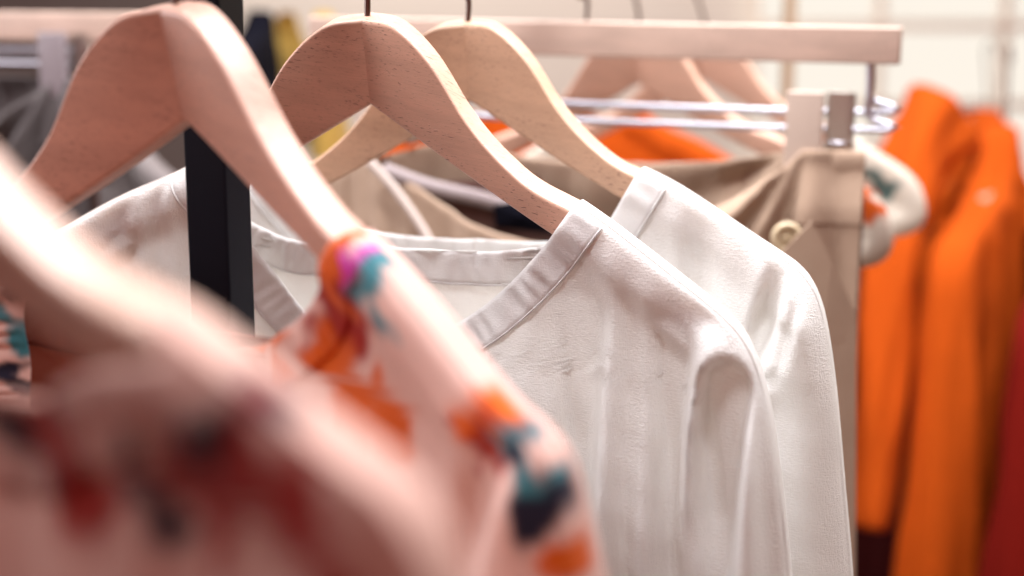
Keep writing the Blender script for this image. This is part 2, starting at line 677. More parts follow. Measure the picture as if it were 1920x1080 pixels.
        for f in g.folds:
            if fb not in f['sides']:
                continue
            if len(f['path']) == 0:
                continue
            dd, fr_, side = seg_dist(X, Z, f['path'])
            a = np.interp(fr_, np.linspace(0, 1, len(f['a'])), f['a']) * f['amp']
            if f.get('kind') == 'crease':     # sharp on one side
                prof = np.where(side * f.get('s', 1) > 0, np.exp(-(dd / f['w']) ** 2), np.exp(-(dd / (f['w'] * .22)) ** 2))
            else:
                prof = np.exp(-(dd / f['w']) ** f.get('e', 2))
            if f['start']:
                a = a * sstep(f['start'] * .4, f['start'] * 1.8, d)
            fo = fo + a * prof
        # soft random waviness
        wv = .0012 * np.sin(X * 61 + Z * 9 + g.ph[0]) + .0010 * np.sin(X * 113 - Z * 17 + g.ph[1]) + .0008 * np.sin(X * 31 + Z * 47 + g.ph[2])
        wv = wv + .0005 * np.sin(X * 190 + Z * 120 + g.ph[3]) * np.sin(Z * 150 - X * 60 + g.ph[4])
        gate = sstep(.004, .03, d)
        rec = g.recess * sstep(1.15 * g.r, 1.15 * g.r + .018, d) * (1 - .6 * lower)
        out = h + np.maximum(fo * sstep(.0, .012, d) + wv * gate - (rec if fb == 'f' else 0), -h * .78 if fb == 'f' else -h * .2)
        out = np.maximum(out, .0082 * g.P.k * np.minimum(1, h / .006) * (1 - sstep(.026, .034, d)))
        return g.yc(X) + sgn * out

    def grid(g, sg, fb, na=74):
        o = g.out[sg]
        nk = g.neck[sg, fb]
        zN = o[0][1]
        zs = np.concatenate([zN - np.linspace(0, 1, 12) ** 1.5 * .02, np.arange(zN - .0235, -.36, -.0035), np.linspace(-.36, g.hem, 24)]) if g.hem < -.40 else \
            np.concatenate([zN - np.linspace(0, 1, 12) ** 1.5 * .02, np.arange(zN - .0235, g.hem, -.0035)])
        xo = np.interp(-zs, -o[:, 1], o[:, 0])
        xi = np.interp(-zs, -nk[:, 1], nk[:, 0])
        a = np.linspace(0, 1, na)
        gg = 1 - (1 - a) ** 1.7
        X = xi[:, None] + (xo - xi)[:, None] * gg[None]
        Z = np.repeat(zs[:, None], na, 1)
        return X, Z

    def build(g, name, label, cat, mat, band=None, group=None, arm=None, printer=None, armw=None, stitch=None):
        P = g.P
        root = empty(name, P.pos, P.yaw)
        tag(root, label, cat, group)
        body = ([], [])
        V, F, C = [], [], []
        for sg in (1, -1):
            for fb in 'fb':
                X, Z = g.grid(sg, fb)
                Y = g.Y(X, Z, fb)
                n0 = len(V)
                nz, na = X.shape
                V += list(np.stack([X, Y, Z], -1).reshape(-1, 3))
                for i in range(nz - 1):
                    for k in range(na - 1):
                        q = (n0 + i * na + k, n0 + i * na + k + 1, n0 + (i + 1) * na + k + 1, n0 + (i + 1) * na + k)
                        if (sg > 0) == (fb == 'f'):
                            q = q[::-1]
                        F.append(q)
        tm = bpy.data.meshes.new('tmp')
        tm.from_pydata([tuple(map(float, v)) for v in V], [], F)
        bm = bmesh.new()
        bm.from_mesh(tm)
        bmesh.ops.remove_doubles(bm, verts=bm.verts, dist=3e-5)
        bm.normal_update()
        bm.verts.index_update()
        V = np.array([v.co[:] for v in bm.verts])
        NV = np.array([v.normal[:] for v in bm.verts])
        F = [[v.index for v in f.verts] for f in bm.faces]
        bm.free()
        bpy.data.meshes.remove(tm)
        cen = np.array([V[f].mean(0) for f in F])
        # split sleeves off along the armhole line
        ax = {}
        lab = np.zeros(len(F), int)
        for sg in (1, -1):
            tip = g.tip[sg]
            aw = (armw or {}).get(sg, .012)
            xa = tip[0] - sg * (aw + .16 * np.clip(tip[1] - cen[:, 2], 0, .12))
            xa = xa + sg * .0 * cen[:, 2]
            lab = np.where((cen[:, 0] * sg > xa * sg) & (cen[:, 2] < tip[1] + .03), sg, lab)
        for k, nm in ((0, 'body'), (1, 'sleeve'), (-1, 'sleeve')):
            sel = [F[i] for i in np.nonzero(lab == k)[0]]
            if len(sel) == 0:
                continue
            used = np.unique(np.concatenate([np.array(f) for f in sel]))
            mp = np.zeros(len(V), int)
            mp[used] = np.arange(len(used))
            vv = V[used]
            o = mesh_obj(nm, vv, [[mp[i] for i in f] for f in sel], mat, root)
            o.data.normals_split_custom_set_from_vertices([tuple(map(float, q)) for q in NV[used]])
            if printer is not None:
                col = printer(g, vv)
                at_ = o.data.color_attributes.new('print', 'FLOAT_COLOR', 'POINT')
                at_.data.foreach_set('color', np.concatenate([col, np.ones((len(col), 1))], 1).astype(np.float32).ravel())
        if band:
            bw, bm_ = band
            for fb in 'fb':
                vs, fs, cs = [], [], []
                st = ([], [])
                path = []
                for sg in (1, -1):
                    nk = g.neck[sg, fb]
                    nk = nk if sg > 0 else nk[::-1]
                    path += list(nk if sg < 0 else nk)
                right = g.neck[1, fb]
                left = g.neck[-1, fb][::-1]
                path = np.array(list(right) + list(left[1:]))      # right neck point -> middle -> left neck point
                path = np.array(smooth_pts(path, 3))
                T = np.gradient(path, axis=0)
                T /= np.linalg.norm(T, axis=1)[:, None] + 1e-9
                Nn = np.stack([-T[:, 1], T[:, 0]], -1)       # away from the opening (down / outwards)
                Nn = np.where((Nn[:, 1:2] > 0) & (np.abs(T[:, 0:1]) > .0), Nn, Nn)
                if Nn[len(Nn) // 2][1] > 0:
                    Nn = -Nn
                ws = np.array([-.0006, 0, .12, .25, .4, .55, .7, .85, .97, 1.0, 1.01])
                nw = len(ws)
                for i, (p, q) in enumerate(zip(path, Nn)):
                    for w in ws:
                        c = p + q * bw * w
                        vs.append(c)
                vs = np.array(vs)
                # keep band below the shoulder outline
                yy = g.Y(vs[:, 0], vs[:, 1], fb)
                prof = np.tile(np.array([.0, .0012, .0016, .0017, .0016, .0017, .0016, .0017, .0015, .0008, -.0003]), len(path))
                j = np.arange(len(path)).repeat(nw)
                wr = .0012 * np.sin(j * .9 + 1.7 * np.sin(j * .21)) * np.sin(np.tile(ws, len(path)) * 3.1)
                yy = yy + (-1 if fb == 'f' else -1) * (prof + wr * .6)
                W3 = np.stack([vs[:, 0], yy, vs[:, 1]], -1)
                for i in range(len(path) - 1):
                    for k in range(nw - 1):
                        q = (i * nw + k, (i + 1) * nw + k, (i + 1) * nw + k + 1, i * nw + k + 1)
                        fs.append(q)
                ok = []
                inside = np.ones(len(vs), bool)
                for sg in (1, -1):
                    oo = g.out[sg]
                    zl = np.interp(np.abs(vs[:, 0]), np.abs(oo[:, 0]), oo[:, 1])
                    m = (vs[:, 0] * sg > abs(oo[0, 0]) * 1.0)
                    inside &= ~(m & (vs[:, 1] > zl - .0005))
                fs = [f for f in fs if all(inside[list(f)])]
                o = mesh_obj('neck_band', W3, fs, bm_, root)
                if printer is not None:
                    col = printer(g, W3)
                    at_ = o.data.color_attributes.new('print', 'FLOAT_COLOR', 'POINT')
                    at_.data.foreach_set('color', np.concatenate([col, np.ones((len(col), 1))], 1).astype(np.float32).ravel())
                # raised seam cord along the band's lower edge
                k = 9
                idx = [i for i in range(len(path)) if inside[i * nw + k]]
                pts = [W3[i * nw + k] + np.array([0, -.0006, 0]) for i in idx]
                if len(pts) > 5 and printer is None:
                    v, f = tube(pts, .0006, 6)
                    mesh_obj('seam', v, f, bm_, o)
        return root


# ------------------------------------------------------------------ the four hangers in front
P2 = Pose(EYE + [-.07788, .77999, -.00455], -.25597, .00188, .2325)
P1 = Pose(EYE + [-.13994, .60328, .00111], -.55314, .04346, .19341)
P3 = Pose(EYE + [-.02679, .87694, -.00857], -.27074, .03196, .14973)
P0 = Pose(EYE + [-.1864, .3596, .0112], -.3531, .1725, .178)
def pair(r, g, b):
    return beech('beech_wood_left', (r, g, b), rot=-.05), beech('beech_wood_right', (r, g, b), rot=.3)


wooden_hanger(P0, 'nearest wooden hanger, badly out of focus, only its right arm rising from the left edge', woods=pair(.62, .37, .27), Lm=.160)
wooden_hanger(P1, 'reddish wooden hanger in front of the black post, second nearest, carrying the floral blouse', woods=pair(.60, .335, .25))
wooden_hanger(P2, 'sharp beech hanger with clear wood flecks, carrying the front white blouse')
wooden_hanger(P3, 'paler beech hanger behind the sharp one, carrying the rear white blouse', woods=pair(.58, .37, .245))

SLV = [(.012, -.012), (.024, -.035), (.034, -.07), (.042, -.12), (.055, -.22), (.065, -.4), (.07, -.56)]

# rear white blouse
G3 = Garment(P3, .112, .194, ('px', [(1512, 500), (1541, 560), (1558, 650), (1572, 760), (1586, 920), (1600, 1080), (1612, 1300)]), SLV,
             (-.185, 2.0), (-.135, 2.2), -.62, 31, nf=34, famp=.006, fw=(.004, .011), r_sl=.036, recess=.004, folds=[
    dict(px=[(1497, 506), (1476, 580), (1442, 690), (1432, 760)], w=.022, a=(.006, .016, .012, .0), kind='crease', s=1),
    dict(px=[(1497, 506), (1476, 580), (1442, 690), (1432, 760)], w=.022, a=(.006, .016, .012, .0), kind='crease', s=-1),
    dict(px=[(1478, 530), (1455, 600), (1432, 680)], w=.010, a=(-.010, -.024, -.012), e=4),
    dict(px=[(1452, 500), (1432, 560), (1415, 620)], w=.0035, a=(-.003, -.005, -.004)),
    dict(px=[(1262, 420), (1266, 600), (1270, 800)], w=.008, a=(.002, .007, .008)),
    dict(px=[(1310, 430), (1312, 600), (1318, 800)], w=.010, a=(-.002, -.006, -.006)),
    dict(px=[(1362, 470), (1356, 600), (1355, 800)], w=.009, a=(.002, .007, .008)),
])
G3.build('white_blouse', 'rear white cotton blouse with crisp woven sleeve beside khaki trousers', 'blouse', M_white, (.019, M_whiteband), 'white blouses on beech hangers')

# front white blouse
G2 = Garment(P2, (.124, .088), .205, ('px', [(1392, 605), (1410, 640), (1436, 720), (1452, 800), (1466, 900), (1477, 1000), (1485, 1080), (1500, 1300)]), SLV,
             (-.180, 2.0), (-.128, 2.3), -.62, 12, nf=34, famp=.006, fw=(.004, .011), r_sl=.030, recess=.008, folds=[
    dict(px=[(1142, 500), (1138, 700), (1138, 900), (1140, 1080)], w=.008, a=(.002, .014, .018, .018)),
    dict(px=[(1212, 560), (1212, 800), (1218, 1080)], w=.009, a=(.002, .007, .009)),
    dict(px=[(1096, 600), (1092, 800), (1092, 1080)], w=.013, a=(-.010, -.018, -.018), e=4),
    dict(px=[(1256, 560), (1262, 640), (1262, 900), (1265, 1080)], w=.010, a=(-.001, -.012, -.016, -.016), e=3),
    dict(px=[(1306, 560), (1322, 600), (1328, 640)], w=.011, a=(-.003, -.007, -.004)),
    dict(px=[(1338, 640), (1320, 710), (1303, 800), (1300, 1080)], w=.007, a=(.008, .018, .016, .010)),
    dict(px=[(1362, 728), (1350, 800), (1340, 950), (1330, 1080)], w=.0125, a=(-.026, -.028, -.024, -.014), e=6),
    dict(px=[(1395, 690), (1402, 800), (1412, 1080)], w=.010, a=(.006, .011, .011)),
    dict(px=[(1440, 800), (1448, 940), (1455, 1080)], w=.006, a=(-.004, -.009, -.008)),
    dict(px=[(320, 340), (318, 500), (316, 700)], w=.007, a=(.004, .010, .010)),
    dict(px=[(265, 370), (262, 500), (260, 700)], w=.008, a=(.004, .010, .010)),
    dict(px=[(290, 360), (290, 500), (290, 700)], w=.008, a=(-.004, -.010, -.010)),
    dict(px=[(225, 400), (220, 520), (215, 700)], w=.009, a=(-.004, -.009, -.010)),
])
G2.build('white_blouse', 'front white cotton blouse with deep neckline and drooping shoulder folds', 'blouse', M_white, (.0185, M_whiteband), 'white blouses on beech hangers')

# ------------------------------------------------------------------ floral print
PINK = np.array((.72, .47, .41))
OR, RD, TE, NA, MG, CR = (.66, .11, .01), (.34, .016, .008), (.05, .20, .24), (.02, .018, .035), (.62, .05, .42), (.82, .74, .66)


def make_printer(seed, blobs, n=70, dens=.011, base=PINK, clear=0.0, back=None):
    rng = np.random.default_rng(seed)
    cols = [OR, OR, RD, TE, NA, CR, CR, MG, RD]
    rb = [(rng.uniform(-.28, .28), rng.uniform(-.62, .0), rng.choice([-1, 1]), rng.uniform(.4, 1.4) * dens, cols[rng.integers(len(cols))], rng.uniform(0, 6)) for _ in range(n)]

    def pr(g, V):
        c = np.repeat(np.array(base)[None], len(V), 0)
        yc = g.yc(V[:, 0])
        sd = np.where(V[:, 1] < yc + .002, -1, 1)
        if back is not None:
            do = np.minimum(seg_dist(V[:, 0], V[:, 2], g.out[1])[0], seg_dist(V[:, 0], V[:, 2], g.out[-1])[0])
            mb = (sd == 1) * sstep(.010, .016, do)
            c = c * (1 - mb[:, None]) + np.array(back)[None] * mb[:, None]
        wx = V[:, 0] + .006 * np.sin(V[:, 2] * 190 + 1.3) + .004 * np.sin(V[:, 2] * 411)
        wz = V[:, 2] + .006 * np.sin(V[:, 0] * 170 + .4) + .004 * np.sin(V[:, 0] * 367)
        keep = 1.0
        if clear:
            keep = sstep(clear * .8, clear * 1.3, np.minimum(seg_dist(V[:, 0], V[:, 2], g.out[1])[0], seg_dist(V[:, 0], V[:, 2], g.out[-1])[0]))
        for (x, z, s, r, col, ph) in rb:
            d = np.hypot((wx - x) * (1 + .35 * math.sin(ph)), (wz - z) * (1 - .35 * math.sin(ph)))
            m = (1 - sstep(r * .6, r * 1.05, d)) * (sd == s) * keep * (1 if back is None or s < 0 else .35)
            c = c * (1 - m[:, None]) + np.array(col) * m[:, None]
        for b in blobs:
            (px, py), r, col = b[:3]
            asp = b[3] if len(b) > 3 else 1.0
            x, z = g.P.px2local(px, py, lambda xx: g.yc(xx) - (b[4] if len(b) > 4 else g.r))
            d = np.hypot((wx - x) * asp, wz - z)
            m = (1 - sstep(r * .6, r * 1.05, d)) * (sd == -1)
            c = c * (1 - m[:, None]) + np.array(col) * m[:, None]
        return c
    return pr


# floral blouse on the second hanger
G1 = Garment(P1, (.112, .135), .205, ('px', [(1030, 775), (1052, 830), (1070, 900), (1090, 1000), (1110, 1080), (1140, 1250)]), SLV,
             ('px', {1: [(606, 480), (578, 560), (530, 615), (450, 655)], -1: [(8, 520), (18, 600), (34, 700), (46, 780), (80, 900)]}), (-.14, 2.3), -.6, 5, nf=12, famp=.006, r_sl=.03, folds=[
    dict(px=[(985, 800), (930, 850), (880, 950), (860, 1080)], w=.010, a=(-.004, -.010, -.012, -.010)),
    dict(px=[(1000, 840), (960, 900), (930, 1080)], w=.014, a=(.004, .008, .008)),
])
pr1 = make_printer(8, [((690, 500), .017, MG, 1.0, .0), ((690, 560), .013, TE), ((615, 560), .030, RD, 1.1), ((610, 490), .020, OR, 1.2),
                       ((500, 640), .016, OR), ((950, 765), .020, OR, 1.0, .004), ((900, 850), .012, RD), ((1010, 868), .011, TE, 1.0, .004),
                       ((12, 560), .009, NA), ((8, 640), .011, TE), ((30, 720), .010, NA), ((1040, 900), .012, NA, 1.0, 0), ((1085, 1070), .011, OR), ((620, 720), .022, OR), ((700, 820), .02, OR)], n=45, clear=.02, back=(.20, .045, .026))  # back panel rust, with the shade inside the blouse in its colour
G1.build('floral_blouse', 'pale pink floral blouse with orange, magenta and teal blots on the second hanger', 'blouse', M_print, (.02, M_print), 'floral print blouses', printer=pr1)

# floral blouse on the nearest hanger
G0 = Garment(P0, .124, .172, ('px', [(745, 838), (790, 905), (822, 985), (842, 1080), (870, 1250)]), SLV,
             ('px', [(300, 672), (170, 694), (60, 742), (0, 772)]), (-.105, 2.3), -.55, 9, nf=14, famp=.006, r=.0115, r_sl=.03, lift=.001)
pr0 = make_printer(21, [((50, 820), .018, NA), ((120, 880), .016, RD), ((390, 850), .011, NA, 1.0), ((385, 910), .014, RD), ((480, 950), .011, RD),
                        ((250, 970), .010, NA), ((410, 730), .010, NA), ((600, 990), .014, RD)], n=50, dens=.010, clear=.026, base=(.74, .47, .40))
G0.build('floral_blouse', 'blurred floral blouse filling the lower left corner on the nearest hanger', 'blouse', M_print, (.02, M_print), 'floral print blouses', printer=pr0)

# ------------------------------------------------------------------ rack: black post, rail, far post
rack = empty('clothes_rack', (EYE[0] - .14, .68, 0))
tag(rack, 'clothes rack with square black post standing behind the second hanger', 'clothes rack')
inv = -np.array(rack.location)


def part(name, vf, mat, parent, smooth=False):
    V, F = vf
    o = mesh_obj(name, [np.array(v) - np.array(parent.location) for v in V], F, mat, parent, smooth)
    return o


pc = at(411, 400, .69)
a = math.radians(-21)
ex, ey = np.array([math.cos(a), math.sin(a), 0]), np.array([-math.sin(a), math.cos(a), 0])
hw = .01125
part('post', box((pc[0], pc[1], .84), ex * hw, ey * hw, np.array([0, 0, .84]), .0015), M_black, rack)
r0, r1 = rail_at(.12), rail_at(2.05)
part('rail', tube([r0, r1], .0105, 20), M_black, rack, True)
rp = rail_at(pc[1])
part('bracket', box((np.array([pc[0], pc[1], RAIL_Z - .03]) + np.array([rp[0], rp[1], RAIL_Z - .03])) / 2, (rp - np.array([pc[0], pc[1], RAIL_Z])) / 2, np.array([0, .008, 0]), np.array([0, 0, .008]), .001), M_black, rack)
part('foot', box((pc[0], pc[1], .012), np.array([.26, -.08, 0]), np.array([.006, .02, 0]), np.array([0, 0, .012]), .002), M_black, rack)
fp = at(1478, 100, 2.0)
o = part('post', box((fp[0], fp[1], .835), np.array([.008, 0, 0]), np.array([0, .008, 0]), np.array([0, 0, .835]), .0015), M_tan, rack)  # far post is black; the haze glare over it is in the tan

# ------------------------------------------------------------------ clip hanger with khaki trousers


def clip_hanger(A, B, label, matbar, rodpx=None, hook_px=None, railp=None, group='clip hangers for trousers', clip_f=(.13, .865), drop=.062, mclip=None):
    """A, B: world ends of the wooden bar's middle line"""
    A, B = np.array(A), np.array(B)
    c = (A + B) / 2
    t = empty('clip_hanger', c)
    tag(t, label, 'hanger', group)
    u = (B - A)
    L = np.linalg.norm(u)
    u /= L
    n = np.cross(u, [0, 0, 1.0])
    n /= np.linalg.norm(n)          # towards the camera side
    if n[1] > 0:
        n = -n
    up = np.cross(n, u)
    up = up if up[2] > 0 else -up
    V, F = box(c, u * L / 2, n * .0065, up * .0135, .002)
    o = part('bar', (V, F), matbar, t, True)
    add_uv(o, [((np.array(v) - A) @ u + 7, (np.array(v) - A) @ up + (np.array(v) - A) @ n * .6) for v in V])
    try:
        o.data.set_sharp_from_angle(angle=math.radians(40))
    except Exception:
        pass
    hk = c + up * .0135
    rp = railp if railp is not None else rail_at(hk[1])
    pts = [hk - up * .01, hk, hk + [0, 0, .018], hk * .6 + np.array(rp) * .4 + [0, 0, -.012]]
    for an in range(200, -50, -20):
        pts.append(np.array(rp) + u * .016 * math.cos(math.radians(an)) + np.array([0, 0, .016 * math.sin(math.radians(an))]))
    part('hook', tube(smooth_pts(pts), .0017, 8), M_hook, t, True)
    # bent wire under the bar: two parallel rods
    for off, dz in ((.0, 0), (-.012, .012)):
        e = .045 * L
        a1, b1 = A + u * e * .6, B - u * e
        pts = [a1 - up * .01 + n * off, a1 - up * (drop - .012 - dz) + n * off, a1 + u * .012 - up * (drop - dz) + n * off,
               b1 - u * .012 - up * (drop - dz) + n * off, b1 - up * (drop - .012 - dz) + n * off, b1 - up * .01 + n * off]
        part('rod', tube(smooth_pts(pts, 5), .0027, 10), M_chrome, t, True)
    clips = []
    for fr in clip_f:
        p = A + u * L * fr - up * (drop + .001) + n * .016
        cl = part('clip', box(p, u * .0135, n * .004, up * .029, .0012), mclip or M_clip, t, True)
        q = p + u * .024 - n * .012
        V, F = join(box(q + up * .002, u * .0095, n * .0025, up * .027, .001), box(q - n * .012 + up * .002, u * .0095, n * .0012, up * .026, .0006))
        ja = part('jaw', (V, F), M_jaw, t, True)
        sp = [q - up * (.009) + u * (.010 * math.cos(x)) + n * (.009 * math.sin(x) - .006) for x in np.linspace(0, 2 * math.pi * .97, 24)]
        part('spring_ring', tube(sp, .0018, 8), M_chrome, t, True)
        clips.append(p - up * .029)
    return t, clips, u, n, up


M_clip = plain('pale_wood_clip', (0.62, 0.50, 0.42), 0.5)
A4, B4 = at(585, 62, 1.185), at(1690, 86, 1.03)
hk4, clips4, u4, n4, up4 = clip_hanger(A4, B4, 'pale wooden clip hanger with long bar holding the khaki trousers', M_bar)


def trousers(name, label, Lp, Rp, u, n, mat, matin, seed, length=.75, sag_f=.075, sag_b=.012, fwd=.05, back=.045, ear=.035, group=None, droop=0.0):
    rng = np.random.default_rng(seed)
    root = empty(name, (Lp + Rp) / 2 - np.array([0, 0, .02]))
    tag(root, label, 'trousers', group)
    W = Rp - Lp
    up = np.array([0, 0, 1.0])
    NU = 120
    ph = rng.uniform(0, 6, 8)

    def surf(sgn, sag, dep):
        V = []
        us = np.linspace(-ear / np.linalg.norm(W), 1 + ear / np.linalg.norm(W), NU)
        vs = np.concatenate([np.linspace(0, .06, 14), np.linspace(.07, length, 50)])
        for v in vs:
            for t in us:
                tt = min(max(t, 0), 1)
                b = math.sin(math.pi * tt) ** .8 if 0 < tt < 1 else 0
                fade = min(1, .25 + v * 3)
                ang = math.atan2(v + .01, max(.0, (1 - tt)) * .36 + .004)
                rr_ = math.hypot(v, (1 - tt) * .36)
                rad = .009 * math.sin(ang * 11 + ph[3]) * math.exp(-(rr_ / .22) ** 2) * min(1, rr_ / .04)
                fl = rad + (.010 * math.sin(t * 21 + ph[0]) + .007 * math.sin(t * 43 + ph[1] + v * 3) + .004 * math.sin(t * 77 + ph[2] - 5 * v)) * fade
                base = Lp + W * t + n * sgn * (dep * b * (1 if sgn > 0 else 1) * (1 - .45 * min(v / .5, 1)) + .003 + .012 * min(v * 4, 1) + fl) - up * (sag * b + v + droop * max(0, .12 - t) * np.linalg.norm(W))
                V.append(base)
        F = []
        for i in range(len(vs) - 1):
            for k in range(NU - 1):
                q = (i * NU + k, i * NU + k + 1, (i + 1) * NU + k + 1, (i + 1) * NU + k)
                F.append(q if sgn > 0 else q[::-1])
        return V, F, us, vs

    for sgn, sag, dep, nm in ((1, sag_f, fwd, 'front_panel'), (-1, sag_b, back, 'back_panel')):
        V, F, us, vs = surf(sgn, sag, dep)
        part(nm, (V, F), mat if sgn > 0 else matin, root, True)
        # waistband: a doubled strip along the top edge
        rows = 12
        WB, WF = [], []
        offs = [(-.0025, 0), (-.002, .0015)] + [(0.0025, 0)]
        ring = []
        for k in range(NU):
            col = [np.array(V[r * NU + k]) for r in range(0, rows)]
            outer = [p + n * sgn * .0018 for p in col]
            inner = [p - n * sgn * .0018 for p in col]
            top = col[0] + up * .0022
            ring.append(inner[::-1] + [top] + outer)
        m = len(ring[0])
        for k in range(NU):
            WB += ring[k]
        for k in range(NU - 1):
            for j in range(m - 1):
                WF.append((k * m + j, k * m + j + 1, (k + 1) * m + j + 1, (k + 1) * m + j))
        part('waistband', (WB, WF), mat, root, True)
    return root


Lc, Rc = clips4[0] + up4 * .012, clips4[1] + up4 * .014
M_khaki_edge = M_khaki
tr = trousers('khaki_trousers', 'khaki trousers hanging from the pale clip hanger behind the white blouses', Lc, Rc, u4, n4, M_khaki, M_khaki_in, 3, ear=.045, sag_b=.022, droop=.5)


def patch(name, pxs, D, mat, parent, th=.002, bulge=.004):
    """a small cloth piece with the outline given as photo points at depth D (scalar or one per point), real thickness"""
    Ds = D if hasattr(D, '__len__') else [D] * len(pxs)
    v0 = (540 - sum(y for _, y in pxs) / len(pxs)) / FPX
    P = [at(x, y, d * (cp_ + v0 * sp_) / (cp_ + (540 - y) / FPX * sp_)) for (x, y), d in zip(pxs, Ds)]
    n = len(P)
    c = sum(P) / n + np.array([0, -bulge, 0])
    V, F = [], []
    for off in (0, th):
        for p in P:
            V.append(p + [0, off, 0])
        V.append(c + [0, off, 0])
    for k in range(n):
        F.append((k, (k + 1) % n, n))
        F.append((n + 1 + (k + 1) % n, n + 1 + k, 2 * n + 1))
        F.append((k, n + 1 + k, n + 1 + (k + 1) % n, (k + 1) % n))
    return part(name, (V, F), mat, parent, False)


# opening details: pocket linings, seam tape and the woven label seen inside the waist
patch('pocket_lining', [(775, 345), (1010, 330), (1060, 500), (790, 500)], [1.15, 1.14, 1.13, 1.14], M_brown, tr)
patch('maker_label', [(925, 385), (1010, 372), (1040, 440), (930, 425)], [1.125, 1.12, 1.12, 1.125], M_navy, tr)
V, F = tube(smooth_pts([at(690, 300, 1.13), at(740, 355, 1.125), at(790, 425, 1.12), at(830, 500, 1.115)], 5), .0035, 10)
part('seam_tape', (V, F), M_bar if False else fabric('pale_tape', (.62, .52, .47), .1), tr, True)
V, F = tube(smooth_pts([at(720, 318, 1.14), at(800, 348, 1.135), at(900, 372, 1.13), at(960, 390, 1.13)], 5), .006, 10)
part('seam_tape', (V, F), fabric('grey_tape', (.36, .30, .30), .1), tr, True)
# buttoned fly flap and horn button
patch('fly_flap', [(1440, 500), (1522, 415), (1560, 490), (1606, 590), (1604, 1150), (1440, 1150)], [1.0, 1.0, 1.0, 1.01, 1.01, 1.0], M_khaki, tr, .002, .006)
bc = at(1475, 445, .995)
pts = [bc + np.array([.0085 * math.cos(x), -.001, .0085 * math.sin(x)]) for x in np.linspace(0, 2 * math.pi * .98, 26)]
V, F = tube(pts, .0028, 10)
V2, F2 = tube([bc + [0, .002, 0], bc + [0, -.001, 0]], .0085, 20)
bt = part('button', join((V, F), (V2, F2)), M_button, tr, True)

# ------------------------------------------------------------------ two more blouses further along the rail


def rail_pose(D, px, py, yaw=-.26, tilt=.03, lean=.14, k=1.0):
    return Pose(at(px, py, D), yaw, tilt, lean, k)


SLV2 = [(.008, -.012), (.012, -.03), (.010, -.06), (.006, -.12), (.0, -.24), (-.01, -.4), (-.012, -.56)]
CAP = [(.012, -.010), (.020, -.028), (.022, -.045), (.016, -.060), (-.012, -.068), (-.045, -.078), (-.06, -.11), (-.065, -.2), (-.065, -.56)]
for D, px, py, lb, hl, sd in (
        (1.27, 1196, 54, 'pale floral blouse whose shoulder pokes out right beside the khaki trousers', 'wooden hanger half hidden behind the long bar, nearer of two', 41),
        (1.47, 1318, 60, 'farther pale floral blouse with a teal blot, its shoulder before the orange coat', 'farther wooden hanger half hidden behind the long bar', 43)):
    P = rail_pose(D, px, py)
    wooden_hanger(P, hl)
    G = Garment(P, .14, .205, CAP, CAP, (-.26, 1.5), (-.15, 2.2), -.5, sd, nf=10, famp=.006, r=.0125, r_sl=.012)
    pr = make_printer(sd, [((1650, 345), .016, (.10, .17, .16), 1, 0), ((1615, 385), .02, OR, 1, 0)], n=40, base=(.74, .66, .56))
    G.build('floral_blouse', lb, 'blouse', M_print, (.02, M_print), 'floral print blouses', printer=pr)

# ------------------------------------------------------------------ background rack on the right: orange coats and a red one
rk2a, rk2b = at(1500, -60, 2.2), at(2350, -40, 2.8)
rack2 = empty('clothes_rail', (rk2a + rk2b) / 2)
tag(rack2, 'second clothes rail above the orange coats at right', 'clothes rail')
part('rail', tube([rk2a, rk2b], .010, 14), M_tan, rack2, True)
CSL = [(.002, -.02), (-.012, -.1), (-.03, -.3), (-.035, -.5), (-.035, -.8)]
CS = [(.014, -.010), (.030, -.035), (.040, -.08), (.050, -.16), (.062, -.30), (.070, -.46), (.075, -.8)]
for D, px, py, yaw, sd, lb, m, k in (
        (2.15, 1885, 232, -1.75, 61, 'bright orange coat with a hanging sleeve, nearest on the right rail', M_orange, 1.19),
        (2.5, 1850, 205, -1.2, 62, 'second orange coat tucked behind the nearest one at right', M_orange, 1.15),
        (2.05, 2040, 330, -1.75, 63, 'dark red coat cut off by the right edge', M_red, 1.2)):
    P = Pose(at(px, py, D), yaw, .02, .1, k)
    G = Garment(P, .014, .19, CS, CSL if sd == 61 else CS, (-.16, 1.5), (-.05, 2.2), -.85, sd, nf=26, famp=.026, r=.032, r_sl=.040, fstart=.02, recess=.012)
    G.build('hanging_coat', lb, 'coat', m, None, 'coats on the right rail')
    if sd == 61:
        # the near sleeve hangs free of the coat
        V, F = tube(smooth_pts([at(1752, 225, 2.12), at(1712, 310, 2.07), at(1672, 480, 2.03), at(1655, 680, 2.02), at(1640, 850, 2.02), at(1622, 985, 2.02)], 8),
                    [(.060 - .026 * min(1, i / 20)) * (1 + .03 * math.sin(i * .7)) for i in range(41)], 24)
        for i_ in range(len(V)):
            k_, j_ = i_ % 24, i_ // 24
            c_ = sum(V[j_ * 24 + q_] for q_ in range(24)) / 24 if k_ == 0 else c_
            th_ = 2 * math.pi * k_ / 24
            V[i_] = c_ + (V[i_] - c_) * (1 + .16 * math.sin(3 * th_ + j_ * .22) + .09 * math.sin(5 * th_ - j_ * .35 + 1))
        root_ = [o_ for o_ in COL.objects if o_.get('category') == 'coat'][-1]
        loc_ = Matrix.Rotation(-P.yaw, 3, 'Z')
        mesh_obj('sleeve', [loc_ @ (Vector(v_) - root_.location) for v_ in V], F, m, root_)
    t = wooden_hanger(Pose(P.pos - [0, 0, .004], P.yaw, .02, .1, P.k * .86), {61: 'wooden hanger inside the nearest orange coat', 62: 'wooden hanger inside the second orange coat', 63: 'wooden hanger inside the dark red coat'}[sd],
                      P.pos + np.array([0, 0, .10]), 'hangers of the right rail')

